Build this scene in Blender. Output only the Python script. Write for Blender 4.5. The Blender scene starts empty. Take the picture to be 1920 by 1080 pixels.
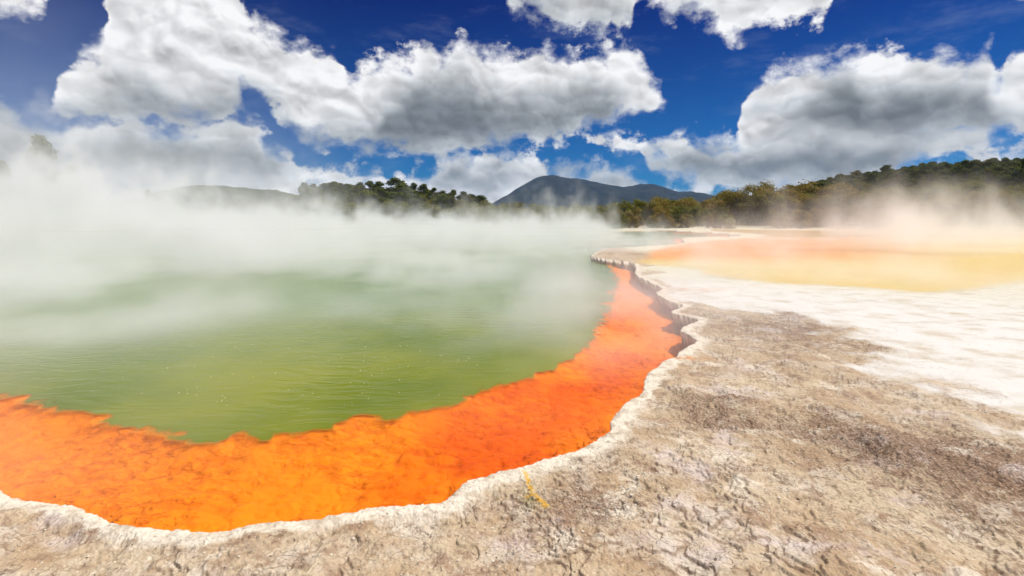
import bpy, math, random
import numpy as np
from mathutils import Vector

# ---------------------------------------------------------------- camera, light, sky
SC = bpy.context.scene
COL = SC.collection
H = 2.1                 # camera height above the hot lake
F = 960.0               # focal length in photo pixels
HY = 415.0              # horizon row of the photo

cam_d = bpy.data.cameras.new('camera')
cam = bpy.data.objects.new('camera', cam_d)
COL.objects.link(cam)
cam.location = (0, 0, H)
cam.rotation_euler = (math.radians(90), 0, 0)
cam_d.sensor_width = 36
cam_d.lens = 18
cam_d.shift_y = -(540 - HY) / 1920
cam_d.clip_start = 0.05
cam_d.clip_end = 30000
SC.camera = cam

SC.view_settings.view_transform = 'Standard'
SC.view_settings.look = 'None'
SC.view_settings.gamma = 1
SC.view_settings.exposure = 0.33
SC.render.engine = 'CYCLES'
cy = SC.cycles
cy.max_bounces = 6
cy.diffuse_bounces = 2
cy.glossy_bounces = 2
cy.transmission_bounces = 3
cy.volume_bounces = 3
cy.transparent_max_bounces = 12
cy.volume_step_rate = 2.0
cy.volume_max_steps = 256
cy.use_denoising = True
cy.use_adaptive_sampling = True
cy.adaptive_threshold = 0.035

SUN_AZ, SUN_EL = math.radians(80), math.radians(56)
sun_dir = Vector((math.sin(SUN_AZ) * math.cos(SUN_EL), math.cos(SUN_AZ) * math.cos(SUN_EL), math.sin(SUN_EL)))
sl = bpy.data.lights.new('sun', 'SUN')
sl.energy = 4.2
sl.angle = math.radians(0.5)
sl.color = (1.0, 0.95, 0.87)
sun = bpy.data.objects.new('sun', sl)
COL.objects.link(sun)
sun.rotation_euler = sun_dir.to_track_quat('Z', 'Y').to_euler()
sun.location = (20, 10, 40)


class NT:
    """small helper to write node trees as expressions"""
    def __init__(s, tree):
        s.t = tree; s.N = tree.nodes; s.L = tree.links
    def n(s, kind, **kw):
        nd = s.N.new(kind)
        for k, v in kw.items(): setattr(nd, k, v)
        return nd
    def put(s, sock, v):
        if hasattr(v, 'is_output') or isinstance(v, bpy.types.NodeSocket): s.L.new(v, sock)
        elif v is not None: sock.default_value = v
    def m(s, op, a, b=None, c=None, clamp=False):
        nd = s.n('ShaderNodeMath', operation=op, use_clamp=clamp)
        s.put(nd.inputs[0], a); s.put(nd.inputs[1], b); s.put(nd.inputs[2], c)
        return nd.outputs[0]
    def v(s, op, a, b=None, c=None, scale=None):
        nd = s.n('ShaderNodeVectorMath', operation=op)
        s.put(nd.inputs[0], a); s.put(nd.inputs[1], b)
        if c is not None: s.put(nd.inputs[2], c)
        if scale is not None: s.put(nd.inputs['Scale'], scale)
        return nd.outputs['Value'] if op in ('LENGTH', 'DOT_PRODUCT', 'DISTANCE') else nd.outputs['Vector']
    def noise(s, vec, scale, detail=4, rough=0.5, lac=2.0, dist=0.0, out='Fac', dims='3D'):
        nd = s.n('ShaderNodeTexNoise', noise_dimensions=dims)
        s.put(nd.inputs['Vector'], vec); s.put(nd.inputs['Scale'], scale)
        s.put(nd.inputs['Detail'], detail); s.put(nd.inputs['Roughness'], rough)
        s.put(nd.inputs['Lacunarity'], lac); s.put(nd.inputs['Distortion'], dist)
        return nd.outputs[out]
    def voro(s, vec, scale, feature='F1', out='Distance', rand=1.0, dims='3D'):
        nd = s.n('ShaderNodeTexVoronoi', feature=feature, voronoi_dimensions=dims)
        s.put(nd.inputs['Vector'], vec); s.put(nd.inputs['Scale'], scale)
        s.put(nd.inputs['Randomness'], rand)
        return nd.outputs[out]
    def ss(s, v, a, b, lo=0.0, hi=1.0, kind='SMOOTHSTEP'):
        nd = s.n('ShaderNodeMapRange', interpolation_type=kind)
        nd.clamp = True
        s.put(nd.inputs[0], v); s.put(nd.inputs[1], a); s.put(nd.inputs[2], b)
        s.put(nd.inputs[3], lo); s.put(nd.inputs[4], hi)
        return nd.outputs[0]
    def mix(s, f, a, b, blend='MIX'):
        nd = s.n('ShaderNodeMix', data_type='RGBA', blend_type=blend)
        s.put(nd.inputs[0], f)
        s.put(nd.inputs[6], a if not isinstance(a, tuple) else tuple(a) + (1,) * (4 - len(a)))
        s.put(nd.inputs[7], b if not isinstance(b, tuple) else tuple(b) + (1,) * (4 - len(b)))
        return nd.outputs[2]
    def xyz(s, x, y, z):
        nd = s.n('ShaderNodeCombineXYZ')
        s.put(nd.inputs[0], x); s.put(nd.inputs[1], y); s.put(nd.inputs[2], z)
        return nd.outputs[0]
    def attr(s, name, out='Fac'):
        return s.n('ShaderNodeAttribute', attribute_name=name).outputs[out]
    def bump(s, h, dist, strength=1.0, normal=None):
        nd = s.n('ShaderNodeBump')
        nd.inputs['Strength'].default_value = strength
        s.put(nd.inputs['Distance'], dist); s.put(nd.inputs['Height'], h)
        if normal is not None: s.L.new(normal, nd.inputs['Normal'])
        return nd.outputs[0]
# ---------------------------------------------------------------- sky with its clouds (directions on the celestial sphere)
world = bpy.data.worlds.new('World')
SC.world = world
world.use_nodes = True
world.node_tree.nodes.clear()
w = NT(world.node_tree)
sky = w.n('ShaderNodeTexSky', sky_type='NISHITA')
sky.sun_disc = False
sky.sun_elevation = SUN_EL
sky.sun_rotation = SUN_AZ
sky.altitude = 300
sky.air_density = 1.0
sky.dust_density = 0.3
sky.ozone_density = 3.0
dirv = w.n('ShaderNodeTexCoord').outputs['Generated']
sep = w.n('ShaderNodeSeparateXYZ'); w.L.new(dirv, sep.inputs[0])
az = w.m('ARCTAN2', sep.outputs[0], sep.outputs[1])
el = w.m('ARCSINE', sep.outputs[2])
# the blue of a polarised sky: deep and saturated, darker towards the zenith
tint = w.mix(w.ss(el, 0.0, 0.40, kind='LINEAR'), (0.030, 0.31, 0.60), (0.003, 0.055, 0.31))
blue = w.v('MULTIPLY', sky.outputs[0], tint)

def ae(px, py):
    dx, dz = (px - 960) / F, (HY - py) / F
    return math.atan(dx), math.atan(dz / math.sqrt(1 + dx * dx))

U0, U1 = -1.0, 1.0      # azimuth range of the cloud outlines
V0, V1 = -0.1, 0.6      # elevation range
p0 = w.xyz(az, el, 0.0)
wsep = w.n('ShaderNodeSeparateColor')
w.L.new(w.noise(p0, 9.0, 2, 0.55, out='Color', dims='2D'), wsep.inputs[0])
azw = w.m('ADD', az, w.m('MULTIPLY_ADD', wsep.outputs[0], 0.05, -0.025))
elw = w.m('ADD', el, w.m('MULTIPLY_ADD', wsep.outputs[1], 0.034, -0.017))
uu = w.m('MULTIPLY_ADD', azw, 1 / (U1 - U0), -U0 / (U1 - U0), clamp=True)

def curve(pts):
    nd = w.n('ShaderNodeFloatCurve')
    cv = nd.mapping.curves[0]
    q = []
    for x, y in pts:
        a, e = ae(x, y)
        q.append(((a - U0) / (U1 - U0), min(1, max(0, (e - V0) / (V1 - V0)))))
    cv.points[0].location = q[0]; cv.points[1].location = q[-1]
    for a in q[1:-1]: cv.points.new(*a)
    for pt in cv.points: pt.handle_type = 'AUTO_CLAMPED'
    nd.mapping.extend = 'HORIZONTAL'
    nd.mapping.update()
    w.L.new(uu, nd.inputs['Value'])
    return w.m('MULTIPLY_ADD', nd.outputs[0], V1 - V0, V0)
def band(top, bot):
    f = None
    if top: f = w.m('SUBTRACT', curve(top), elw)
    if bot:
        h = w.m('SUBTRACT', elw, curve(bot))
        f = h if f is None else w.m('SMOOTH_MIN', f, h, 0.012)
    return f
def union(items, k):
    acc = None
    for it in items:
        f = band(*it)
        acc = f if acc is None else w.m('SMOOTH_MAX', acc, f, k)
    return acc

# outlines of the cloud masses: (top edge, bottom edge)
CLOUDS = [
 ([(60,260),(88,205),(100,165),(118,118),(150,92),(185,72),(198,25),(206,-60),(436,-60),(470,15),(510,45),(545,75),(580,95),(610,92),(640,104),(655,140),(668,140),(680,116),(705,106),(745,106),(790,84),(830,96),(870,78),(940,88),(985,94),(1020,82),(1045,100),(1100,92),(1150,90),(1195,100),(1215,130),(1235,160),(1250,184),(1275,240)],
  [(60,190),(88,215),(130,226),(200,230),(300,238),(400,232),(445,205),(460,182),(485,180),(505,200),(530,232),(560,256),(600,272),(700,290),(800,300),(870,290),(950,275),(1050,262),(1100,245),(1150,232),(1200,214),(1240,200),(1250,186),(1275,150)]),
 ([(-300,170),(0,190),(60,212),(80,232),(150,226),(220,220),(300,232),(400,225),(430,206),(462,210),(478,236),(500,262),(540,274),(560,298),(572,316),(600,345)],
  [(-300,420),(400,420),(520,400),(560,345),(600,300)]),
 ([(-300,330),(400,332),(560,318),(620,316),(700,322),(715,333),(800,335),(814,306),(850,288),(900,287),(940,284),(1000,290),(1040,304),(1080,309),(1120,306),(1160,311),(1190,324),(1203,334),(1230,352),(1300,358),(1400,362),(1700,318),(1790,304),(1830,290),(1870,284),(1990,284)], None),
 ([(1085,300),(1108,260),(1125,251),(1160,249),(1185,262),(1250,262),(1310,255),(1370,257),(1385,246),(1402,205),(1410,180),(1428,140),(1460,116),(1500,110),(1560,102),(1600,88),(1640,94),(1690,97),(1720,104),(1770,94),(1805,100),(1835,86),(1852,110),(1868,140),(1884,102),(1920,94),(2200,130)],
  [(1085,240),(1108,264),(1130,286),(1170,292),(1205,292),(1218,320),(1240,342),(1300,358),(1500,380),(1640,372),(1700,312),(1780,286),(1860,279),(1900,268),(2200,270)]),
 (None,
  [(-300,15),(0,24),(60,18),(84,2),(94,-60),(930,-60),(942,5),(970,22),(1010,36),(1080,54),(1120,62),(1160,54),(1188,38),(1200,4),(1216,6),(1240,28),(1290,38),(1345,60),(1365,80),(1400,74),(1430,55),(1480,40),(1530,38),(1555,20),(1570,-60),(1866,-60),(1880,2),(1900,16),(1940,4),(2100,-60)]),
]
# where the clouds are thick and their bases turn grey
DARK = [
 ([(90,215),(130,205),(200,175),(300,172),(420,190),(470,170),(530,205),(600,252),(690,232),(750,185),(790,155),(860,150),(900,176),(1000,188),(1080,172),(1130,180),(1180,206),(1230,225)],
  [(90,232),(200,236),(300,242),(420,238),(470,215),(530,238),(600,274),(700,294),(800,306),(880,294),(950,276),(1050,262),(1100,240),(1150,222),(1180,206),(1230,200)]),
 ([(-300,215),(60,250),(120,268),(200,252),(400,256),(520,290),(600,330)],
  [(-300,330),(100,330),(400,322),(520,318),(600,310)]),
 ([(1440,290),(1500,228),(1540,190),(1580,165),(1620,180),(1660,165),(1700,148),(1750,158),(1800,168),(1840,185),(1880,236),(2200,230)],
  [(1440,270),(1500,252),(1600,262),(1700,258),(1800,248),(1880,244),(2200,250)]),
 ([(1240,310),(1300,292),(1400,284),(1500,268),(1600,272),(1740,290)],
  [(1240,305),(1300,338),(1400,345),(1600,338),(1700,300),(1740,280)]),
 ([(780,365),(850,322),(900,330),(960,318),(1040,334),(1090,350)],
  [(780,330),(850,338),(900,356),(960,336),(1040,346),(1090,330)]),
 ([(960,10),(1010,5),(1100,14),(1180,20),(1210,60)], [(960,-5),(1010,26),(1100,50),(1150,40),(1210,10)]),
]
f = union(CLOUDS, 0.010)
pst = w.xyz(az, w.m('MULTIPLY', el, 1.3), 0.0)
pst2 = w.xyz(azw, w.m('MULTIPLY', elw, 1.3), 0.0)
# the part of the sky outside the photograph gets loose cumulus of its own
n_wild = w.noise(w.v('MULTIPLY', dirv, (1.0, 1.0, 2.2)), 2.3, 3, 0.5)
wild = w.m('MULTIPLY_ADD', n_wild, 0.7, -0.364)
wild_w = w.m('MAXIMUM', w.ss(w.m('ABSOLUTE', az), 0.80, 0.95), w.ss(el, 0.42, 0.52))
f = w.m('ADD', w.m('MULTIPLY', f, w.m('SUBTRACT', 1.0, wild_w)), w.m('MULTIPLY', wild, wild_w))
nA = w.noise(pst, 24.0, 7, 0.64, dims='2D')
nL = w.noise(pst2, 13.0, 2, 0.45, dims='2D')
nM = w.noise(w.v('ADD', pst2, (0.012, 0.022, 0)), 13.0, 2, 0.45, dims='2D')
pb = w.v('MULTIPLY_ADD', w.xyz(nL, nA, 0.0), (0.03, 0.03, 0), pst2)
bA = w.voro(pb, 30.0, dims='2D')
bB = w.voro(w.v('ADD', pb, (0.003, 0.008, 0)), 30.0, dims='2D')
f_edge = w.m('ADD', f, w.m('MULTIPLY_ADD', nA, 0.09, -0.045))
f_edge = w.m('ADD', f_edge, w.m('MULTIPLY_ADD', bA, -0.018, 0.008))
cover = w.ss(f_edge, -0.010, w.m('MULTIPLY_ADD', w.ss(nL, 0.35, 0.65), 0.030, 0.012))
g = union(DARK, 0.015)
g = w.m('ADD', g, w.m('MULTIPLY_ADD', nL, 0.07, -0.035))
g = w.m('ADD', g, w.m('MULTIPLY_ADD', nA, 0.045, -0.0225))
dark = w.ss(g, -0.055, 0.045)
dark = w.m('MULTIPLY', dark, w.m('SUBTRACT', 1.0, wild_w))
dark = w.m('MAXIMUM', dark, w.m('MULTIPLY', w.ss(wild, 0.05, 0.2), wild_w))
relief = w.m('ADD', w.m('MULTIPLY', w.m('SUBTRACT', bB, bA), 0.42), w.m('MULTIPLY', w.m('SUBTRACT', nL, nM), 1.0))
relief = w.m('ADD', relief, w.m('MULTIPLY_ADD', nA, 0.55, -0.275))
lum = w.m('MULTIPLY_ADD', dark, -0.70, 0.93)
lum = w.m('ADD', lum, w.m('MULTIPLY', w.ss(f_edge, 0.07, 0.0), 0.20))
lum = w.m('ADD', lum, w.m('MULTIPLY', relief, w.m('MULTIPLY_ADD', dark, -0.75, 1.0)))
lum = w.m('MAXIMUM', w.m('MINIMUM', lum, 1.12), 0.20)
ccol = w.mix(dark, (1.0, 0.995, 1.0), (0.90, 0.98, 1.04))
CLOUD = 7.0
cl = w.v('SCALE', ccol, scale=w.m('MULTIPLY', lum, CLOUD))
full = w.mix(cover, blue, cl)
wisp = w.ss(w.noise(w.v('MULTIPLY', pst, (1, 2.5, 1)), 5.0, 5, 0.65, dims='2D'), 0.5, 0.85)
full2 = w.mix(w.m('MULTIPLY', wisp, 0.13), full, (CLOUD * .6, CLOUD * .7, CLOUD * .85))
full3 = w.mix(w.ss(el, -0.02, 0.0), (0.6, 0.65, 0.6), full2)
bg = w.n('ShaderNodeBackground')
bg.inputs['Strength'].default_value = 0.1
w.L.new(full3, bg.inputs['Color'])
wo = w.n('ShaderNodeOutputWorld')
w.L.new(bg.outputs[0], wo.inputs['Surface'])
world.cycles.sampling_method = 'MANUAL'
world.cycles.sample_map_resolution = 512
# ---------------------------------------------------------------- noise for the terrain
rng = np.random.RandomState(7)
PERM = rng.permutation(256); PERM = np.concatenate([PERM, PERM])
GA = rng.rand(256) * 2 * np.pi
GX, GY = np.cos(GA).astype(np.float32), np.sin(GA).astype(np.float32)
def perlin(x, y):
    xi = np.floor(x).astype(np.int64); yi = np.floor(y).astype(np.int64)
    xf = (x - xi).astype(np.float32); yf = (y - yi).astype(np.float32)
    u = xf * xf * xf * (xf * (xf * 6 - 15) + 10); v = yf * yf * yf * (yf * (yf * 6 - 15) + 10)
    xi &= 255; yi &= 255
    def g(ix, iy, dx, dy):
        h = PERM[PERM[ix & 255] + (iy & 255)]
        return GX[h] * dx + GY[h] * dy
    n00 = g(xi, yi, xf, yf); n10 = g(xi + 1, yi, xf - 1, yf)
    n01 = g(xi, yi + 1, xf, yf - 1); n11 = g(xi + 1, yi + 1, xf - 1, yf - 1)
    return ((n00 + u * (n10 - n00)) * (1 - v) + (n01 + u * (n11 - n01)) * v) * 1.5
def fbm(x, y, s, o=4, g=0.5, kind=0, seed=0.0):
    a, t, tot = 1.0, 0.0, 0.0
    x = x * s + seed * 17.3; y = y * s + seed * 9.1
    for i in range(o):
        n = perlin(x, y)
        if kind == 1: n = np.abs(n) * 2 - 0.5          # puffy lumps
        if kind == 2: n = 0.5 - np.abs(n) * 2          # ridges
        t = t + a * n; tot += a
        a *= g; x = x * 2.03 + 5.2; y = y * 2.03 + 1.7
    return t / tot
def sst(x, a, b):
    t = np.clip((x - a) / (b - a), 0, 1); return t * t * (3 - 2 * t)

# ---------------------------------------------------------------- outlines on the ground
LZ = 0.22               # height of the terrace rim above the lake
def gp(px, py, z=LZ):
    y = (H - z) * F / (py - HY)
    return ((px - 960) / F * y, y)
def smooth_poly(pts, n=4):
    out = []
    for i in range(len(pts) - 1):
        p = [np.array(pts[max(0, min(len(pts) - 1, i + k))], float) for k in (-1, 0, 1, 2)]
        for j in range(n):
            t = j / n
            out.append(tuple(0.5 * ((2 * p[1]) + (-p[0] + p[2]) * t + (2 * p[0] - 5 * p[1] + 4 * p[2] - p[3]) * t * t + (-p[0] + 3 * p[1] - 3 * p[2] + p[3]) * t ** 3)))
    out.append(tuple(pts[-1])); return out
rim_px = [(-700,690),(-400,780),(-200,850),(-80,890),(0,918),(22,932),(50,940),(100,943),(140,955),(190,972),(240,985),(300,992),(360,996),(410,997),(450,989),(500,979),(560,976),(620,965),(680,956),(740,950),(800,946),(828,943),(850,928),(880,902),(920,890),(960,878),(1000,866),(1050,854),(1095,838),(1125,818),(1142,805),(1146,788),(1170,757),(1203,735),(1211,708),(1216,698),(1233,687),(1255,671),(1267,668),(1280,656),(1291,649),(1303,639),(1289,628),(1273,621),(1278,614),(1291,609),(1305,601),(1289,595),(1267,591),(1259,587),(1264,581),(1278,573),(1264,570),(1247,561),(1231,554),(1231,547),(1239,540),(1224,534),(1215,529),(1202,523),(1190,515),(1190,501),(1187,494),(1173,491),(1153,489),(1124,485),(1104,480)]
rim = smooth_poly([gp(*p) for p in rim_px], 3)
far_pts = [(6.5,36),(11,40),(15.5,46),(20,60),(28,66),(33,74),(34,88),(33,100),(34,112),(26,117),(12,114),(-4,112),(-30,118),(-60,112),(-95,100),(-120,80),(-125,55),(-100,30),(-60,12),(-30,8)]
lake_poly = np.array(rim + smooth_poly(far_pts, 3) + [gp(-1100, 640)], float)
green_px = [(-700,560),(-400,620),(-150,700),(0,737),(60,745),(110,762),(165,768),(200,780),(240,803),(290,800),(330,815),(380,826),(405,826),(425,811),(455,808),(490,822),(515,812),(540,814),(590,806),(640,795),(665,783),(700,781),(740,781),(762,768),(800,768),(850,754),(900,729),(960,713),(1020,694),(1060,674),(1092,650),(1112,622),(1128,590),(1140,560),(1148,528),(1146,505),(1135,495),(1108,484.5)]
gpoly = smooth_poly([gp(*p, z=0.0) for p in green_px], 3)
far_in = [(6.0,36.4),(10.4,40.5),(14.9,46.6),(19.2,60.6),(27,67),(30,76),(31,88),(30,100),(30,109),(12,110),(-4,108),(-30,114),(-60,108),(-92,97),(-116,79),(-120,55),(-97,33),(-60,16),(-32,12)]
green_poly = np.array(gpoly + smooth_poly(far_in, 2), float)
pal_px = [(1189,491),(1200,493),(1252,499),(1305,504),(1330,515),(1377,522),(1425,526),(1492,533),(1596,537),(1668,542),(1725,546),(1803,543),(1855,535),(1920,528),(2050,520),(2400,505)]
pal_poly = np.array(smooth_poly([gp(*p) for p in pal_px], 3) + [(90,33),(120,60),(120,105),(95,117),(70,114),(52,121),(44,113),(39,100),(38,84),(36,71),(27,58),(20,51),(14,42),(9,33),(7.0,26.5)], float)
white_px = [(1205,500),(1238,530),(1262,556),(1320,566),(1400,582),(1480,594),(1560,606),(1625,640),(1655,680),(1720,716),(1800,750),(1900,775),(2000,805),(2400,960)]
white_poly = np.array([gp(*p) for p in white_px] + [(60,10),(160,60),(160,130),(8,130),(8,26)], float)

def sdist(x, y, poly):
    """signed distance, negative inside the outline"""
    x = x.ravel(); y = y.ravel()
    d = np.full(x.shape, 1e9, np.float32); inside = np.zeros(x.shape, bool)
    n = len(poly)
    x = x.astype(np.float32); y = y.astype(np.float32)
    for i in range(n):
        ax, ay = poly[i]; bx, by = poly[(i + 1) % n]
        ex, ey = bx - ax, by - ay
        L = ex * ex + ey * ey
        if L < 1e-9: continue
        t = np.clip(((x - ax) * ex + (y - ay) * ey) / L, 0, 1)
        q = (x - ax - t * ex) ** 2 + (y - ay - t * ey) ** 2
        np.minimum(d, q, out=d)
        if ey != 0:
            c = ((ay > y) != (by > y)) & (x < ex * (y - ay) / ey + ax)
            inside ^= c
    d = np.sqrt(d)
    return np.where(inside, -d, d)

def hills_h(x, y):
    """height of the land beyond the lakes"""
    r = np.hypot(x, y)
    a = np.arctan2(x, y)
    h = sst(y, 118, 145) * 1.2 + sst(r, 135, 260) * 2
    h = h + 17 * sst(a, 0.36, 0.66) * sst(r, 190, 335) * (1 - 0.5 * sst(r, 420, 900))
    h = h + 7 * sst(-a, 0.02, 0.20) * sst(r, 145, 215) * (1 - sst(-a, 0.34, 0.52)) * (1 - 0.6 * sst(r, 300, 500))
    h = h + 4 * fbm(x, y, 0.008, 4, seed=3) * sst(r, 170, 400)
    return h * sst(r, 100, 150)

# ---------------------------------------------------------------- polar grid, fine in front of the camera
inv = np.linspace(1 / 1.9, 1 / 240, 640)
rows = np.concatenate([np.linspace(0.05, 1.8, 12), 1 / inv, np.geomspace(250, 9000, 60)])
cols = np.concatenate([np.linspace(-180, -52, 60, endpoint=False), np.linspace(-52, 52, 1240), np.linspace(52, 180, 61)[1:]])
R, A = np.meshgrid(rows, np.radians(cols), indexing='ij')
X = (R * np.sin(A)); Y = (R * np.cos(A))
NR, NC = X.shape
sd = sdist(X, Y, lake_poly).reshape(X.shape).astype(float)
rough_edge = fbm(X, Y, 2.2, 4, 0.55, seed=1)
sd = sd + rough_edge * np.clip(0.03 + 0.004 * R, 0, 0.3) * 1.2 + fbm(X, Y, 14, 3, 0.6, kind=2, seed=41) * 0.018 * (1 - 0.85 * sst(R, 5, 11))
sg0 = sdist(X, Y, green_poly).reshape(X.shape).astype(float)
sg = sg0 + fbm(X, Y, 2.4, 3, 0.5, kind=1, seed=2) * np.clip(0.05 * R, 0, 0.5) * 0.62 + 0.03
sp = sdist(X, Y, pal_poly).reshape(X.shape).astype(float) + fbm(X, Y, 0.8, 3, seed=4) * 0.35
sw = sdist(X, Y, white_poly).reshape(X.shape).astype(float)
sw = sw + fbm(X, Y, 0.7, 5, 0.6, seed=5) * 1.6
# height of the sinter terrace
near = 1 - sst(R, 14, 40)
whiteness = 1 - sst(sw, -0.5, 0.7)
brown = (1 - whiteness)
crumb_w = sst(fbm(X, Y, 1.1, 4, 0.6, seed=6), -0.25, 0.25) * brown
lipw = np.clip(0.34 + 0.30 * fbm(X, Y, 1.1, 4, 0.65, seed=9), 0.04, 0.6) * 0.8 * (0.75 + 0.5 * sst(X, -0.5, 1.5))
lip = 1 - sst(sd, 0.25 * lipw, 1.2 * lipw)
z = LZ + 0.035 * fbm(X, Y, 0.35, 3, seed=7) * sst(sd, 0, 1.5)
z = z + 0.035 * fbm(X, Y, 1.6, 3, seed=8) * (1 - 0.7 * whiteness) * sst(sd, 0, 0.4)
clods = fbm(X, Y, 11.0, 4, 0.62, kind=1, seed=10)
plates = fbm(X + 0.05 * fbm(X, Y, 6, 2), Y, 3.2, 5, 0.58, kind=2, seed=11)
stp = fbm(X + 0.10 * fbm(X, Y, 5, 3, 0.6, seed=80), Y + 0.10 * fbm(X, Y, 5, 3, 0.6, seed=81), 1.0, 4, 0.55, seed=82) * 9
stf = np.floor(stp); stepz = stf + sst(stp - stf, 0.80, 1.0)
z = z + (1 - sst(R, 10, 22)) * 0.014 * stepz * (1 - 0.9 * whiteness) * (1 - lip)
crumb_at = np.clip(sst(fbm(X, Y, 0.55, 4, 0.6, seed=61), 0.0, 0.45) * 0.65 + np.exp(-(((X - 3.4) / 1.0) ** 2 + ((Y - 4.0) / 0.9) ** 2)) * 0.8 + np.exp(-(((X - 4.6) / 1.3) ** 2 + ((Y - 9.0) / 2.0) ** 2)) * 0.7, 0, 1)
z = z + near * (0.026 * np.clip(clods, -0.3, 1) * (0.10 + 0.9 * crumb_at) * (1 - 0.65 * lip) * (1 - 0.85 * whiteness))
z = z + near * (0.024 * np.clip(plates, -0.6, 0.4) * (1 - 0.8 * whiteness) * (1 - 0.5 * lip))
z = z + near * 0.004 * fbm(X, Y, 26, 2, 0.6, seed=12)
z = z - 0.012 * np.exp(-np.clip(sd, 0, None) / 0.03) + 0.010 * lip * near
pal_depth = sst(-sp, 0.0, 3.0)
z_pal = LZ - 0.012 - 0.05 * pal_depth
blend = sst(-sp, -1.5, 0.3)
z = z * (1 - blend) + z_pal * blend
bar = np.exp(-((Y - 57 - 0.05 * (X - 28) - 0.6 * fbm(X, Y, 0.3, 3, seed=71)) / 1.1) ** 2) * sst(X, 19, 22) * (1 - sst(X, 34, 38))
z = z + 0.10 * bar
z = z + hills_h(X, Y)
z_land = z
# bed of the lake: the orange shelf and the drop behind it
lumps = fbm(X * 0.7, Y, 5.0, 4, 0.55, kind=1, seed=13)
blobs_ = fbm(X, Y, 1.7, 3, 0.55, kind=1, seed=14)
shelf = -0.12 - 0.06 * sst(-sd, 0, 1.2) + 0.022 * lumps * (0.5 + 0.5 * near) + 0.05 * blobs_
flakes = fbm(X * 0.7 + 0.12 * fbm(X, Y, 3, 2, seed=50), Y, 3.4, 4, 0.55, kind=2, seed=51)
shelf = shelf - 0.020 * sst(flakes, 0.14, 0.45)
near_edge = np.exp(-np.clip(sg0, 0, None) / 0.40)
shelf = shelf * (1 - near_edge) + (-0.030 + 0.01 * lumps) * near_edge
edge_up = 0.03 * np.exp(-(np.clip(sg, 0, None) / 0.25) ** 2)
shelf = np.minimum(shelf + edge_up, -0.025)
drop = sst(-sg0, 0.30, 1.0)
zb = shelf * (1 - drop) - (0.75 + 1.6 * sst(-sg0, 0.4, 1.8)) * drop
zb = zb - 0.10 * (1 - sst(-sd, 0.0, 0.3))
# the rim face: drops through the waterline and is undercut
t = np.clip(-sd / 0.05, 0, 1)
zz = np.where(sd > 0, z_land, z_land * (1 - sst(t, 0, 1)) + zb * sst(t, 0, 1))
gy, gx = np.zeros_like(sd), np.zeros_like(sd)
dr = np.gradient(sd, axis=0) / np.gradient(R, axis=0)
da = np.gradient(sd, axis=1) / (np.gradient(A, axis=1) * R)
gx = dr * np.sin(A) + da * np.cos(A); gy = dr * np.cos(A) - da * np.sin(A)
gl = np.maximum(np.hypot(gx, gy), 0.3); gx /= gl; gy /= gl
under = (0.10 + 0.05 * rough_edge) * sst(t, 0.0, 0.7) * (1 - sst(-sd, 0.1, 0.9))
under = under * np.clip(R / 9, 0.25, 1.6)
PX = X + gx * under; PY = Y + gy * under
# keep undercut from folding through neighbouring columns far away
PZ = zz

def grid_mesh(name, PX, PY, PZ, keep_face, attrs, mat, smooth=True):
    nr, nc = PX.shape
    idx = np.arange(nr * nc).reshape(nr, nc)
    q = np.stack([idx[:-1, :-1], idx[1:, :-1], idx[1:, 1:], idx[:-1, 1:]], -1)[keep_face]
    q = q[:, ::-1]
    used = np.unique(q)
    remap = np.full(nr * nc, -1, np.int64); remap[used] = np.arange(len(used))
    q = remap[q]
    co = np.stack([PX.ravel()[used], PY.ravel()[used], PZ.ravel()[used]], -1).astype(np.float32)
    me = bpy.data.meshes.new(name)
    me.vertices.add(len(co)); me.vertices.foreach_set('co', co.ravel())
    me.loops.add(q.size); me.loops.foreach_set('vertex_index', q.ravel().astype(np.int32))
    me.polygons.add(len(q))
    me.polygons.foreach_set('loop_start', (np.arange(len(q)) * 4).astype(np.int32))
    me.polygons.foreach_set('use_smooth', np.full(len(q), smooth, bool))
    for k, v in attrs.items():
        at = me.attributes.new(k, 'FLOAT', 'POINT')
        at.data.foreach_set('value', v.ravel()[used].astype(np.float32))
    me.update(calc_edges=True); me.validate()
    me.materials.append(mat)
    o = bpy.data.objects.new(name, me); COL.objects.link(o)
    return o
def fmin(a):
    return np.minimum(np.minimum(a[:-1, :-1], a[1:, :-1]), np.minimum(a[1:, 1:], a[:-1, 1:]))
def fmax(a): return -fmin(-a)

def new_mat(name):
    m = bpy.data.materials.new(name); m.use_nodes = True
    m.node_tree.nodes.clear()
    return m, NT(m.node_tree)
def finish(t, color, rough=0.9, spec=0.3, normal=None, alpha=None, ior=None):
    b = t.n('ShaderNodeBsdfPrincipled')
    t.put(b.inputs['Base Color'], color if not isinstance(color, tuple) else tuple(color) + (1,) * (4 - len(color)))
    t.put(b.inputs['Roughness'], rough); t.put(b.inputs['Specular IOR Level'], spec)
    if normal is not None: t.L.new(normal, b.inputs['Normal'])
    if alpha is not None: t.put(b.inputs['Alpha'], alpha)
    if ior is not None: b.inputs['IOR'].default_value = ior
    o = t.n('ShaderNodeOutputMaterial'); t.L.new(b.outputs[0], o.inputs['Surface'])
    return b

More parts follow.
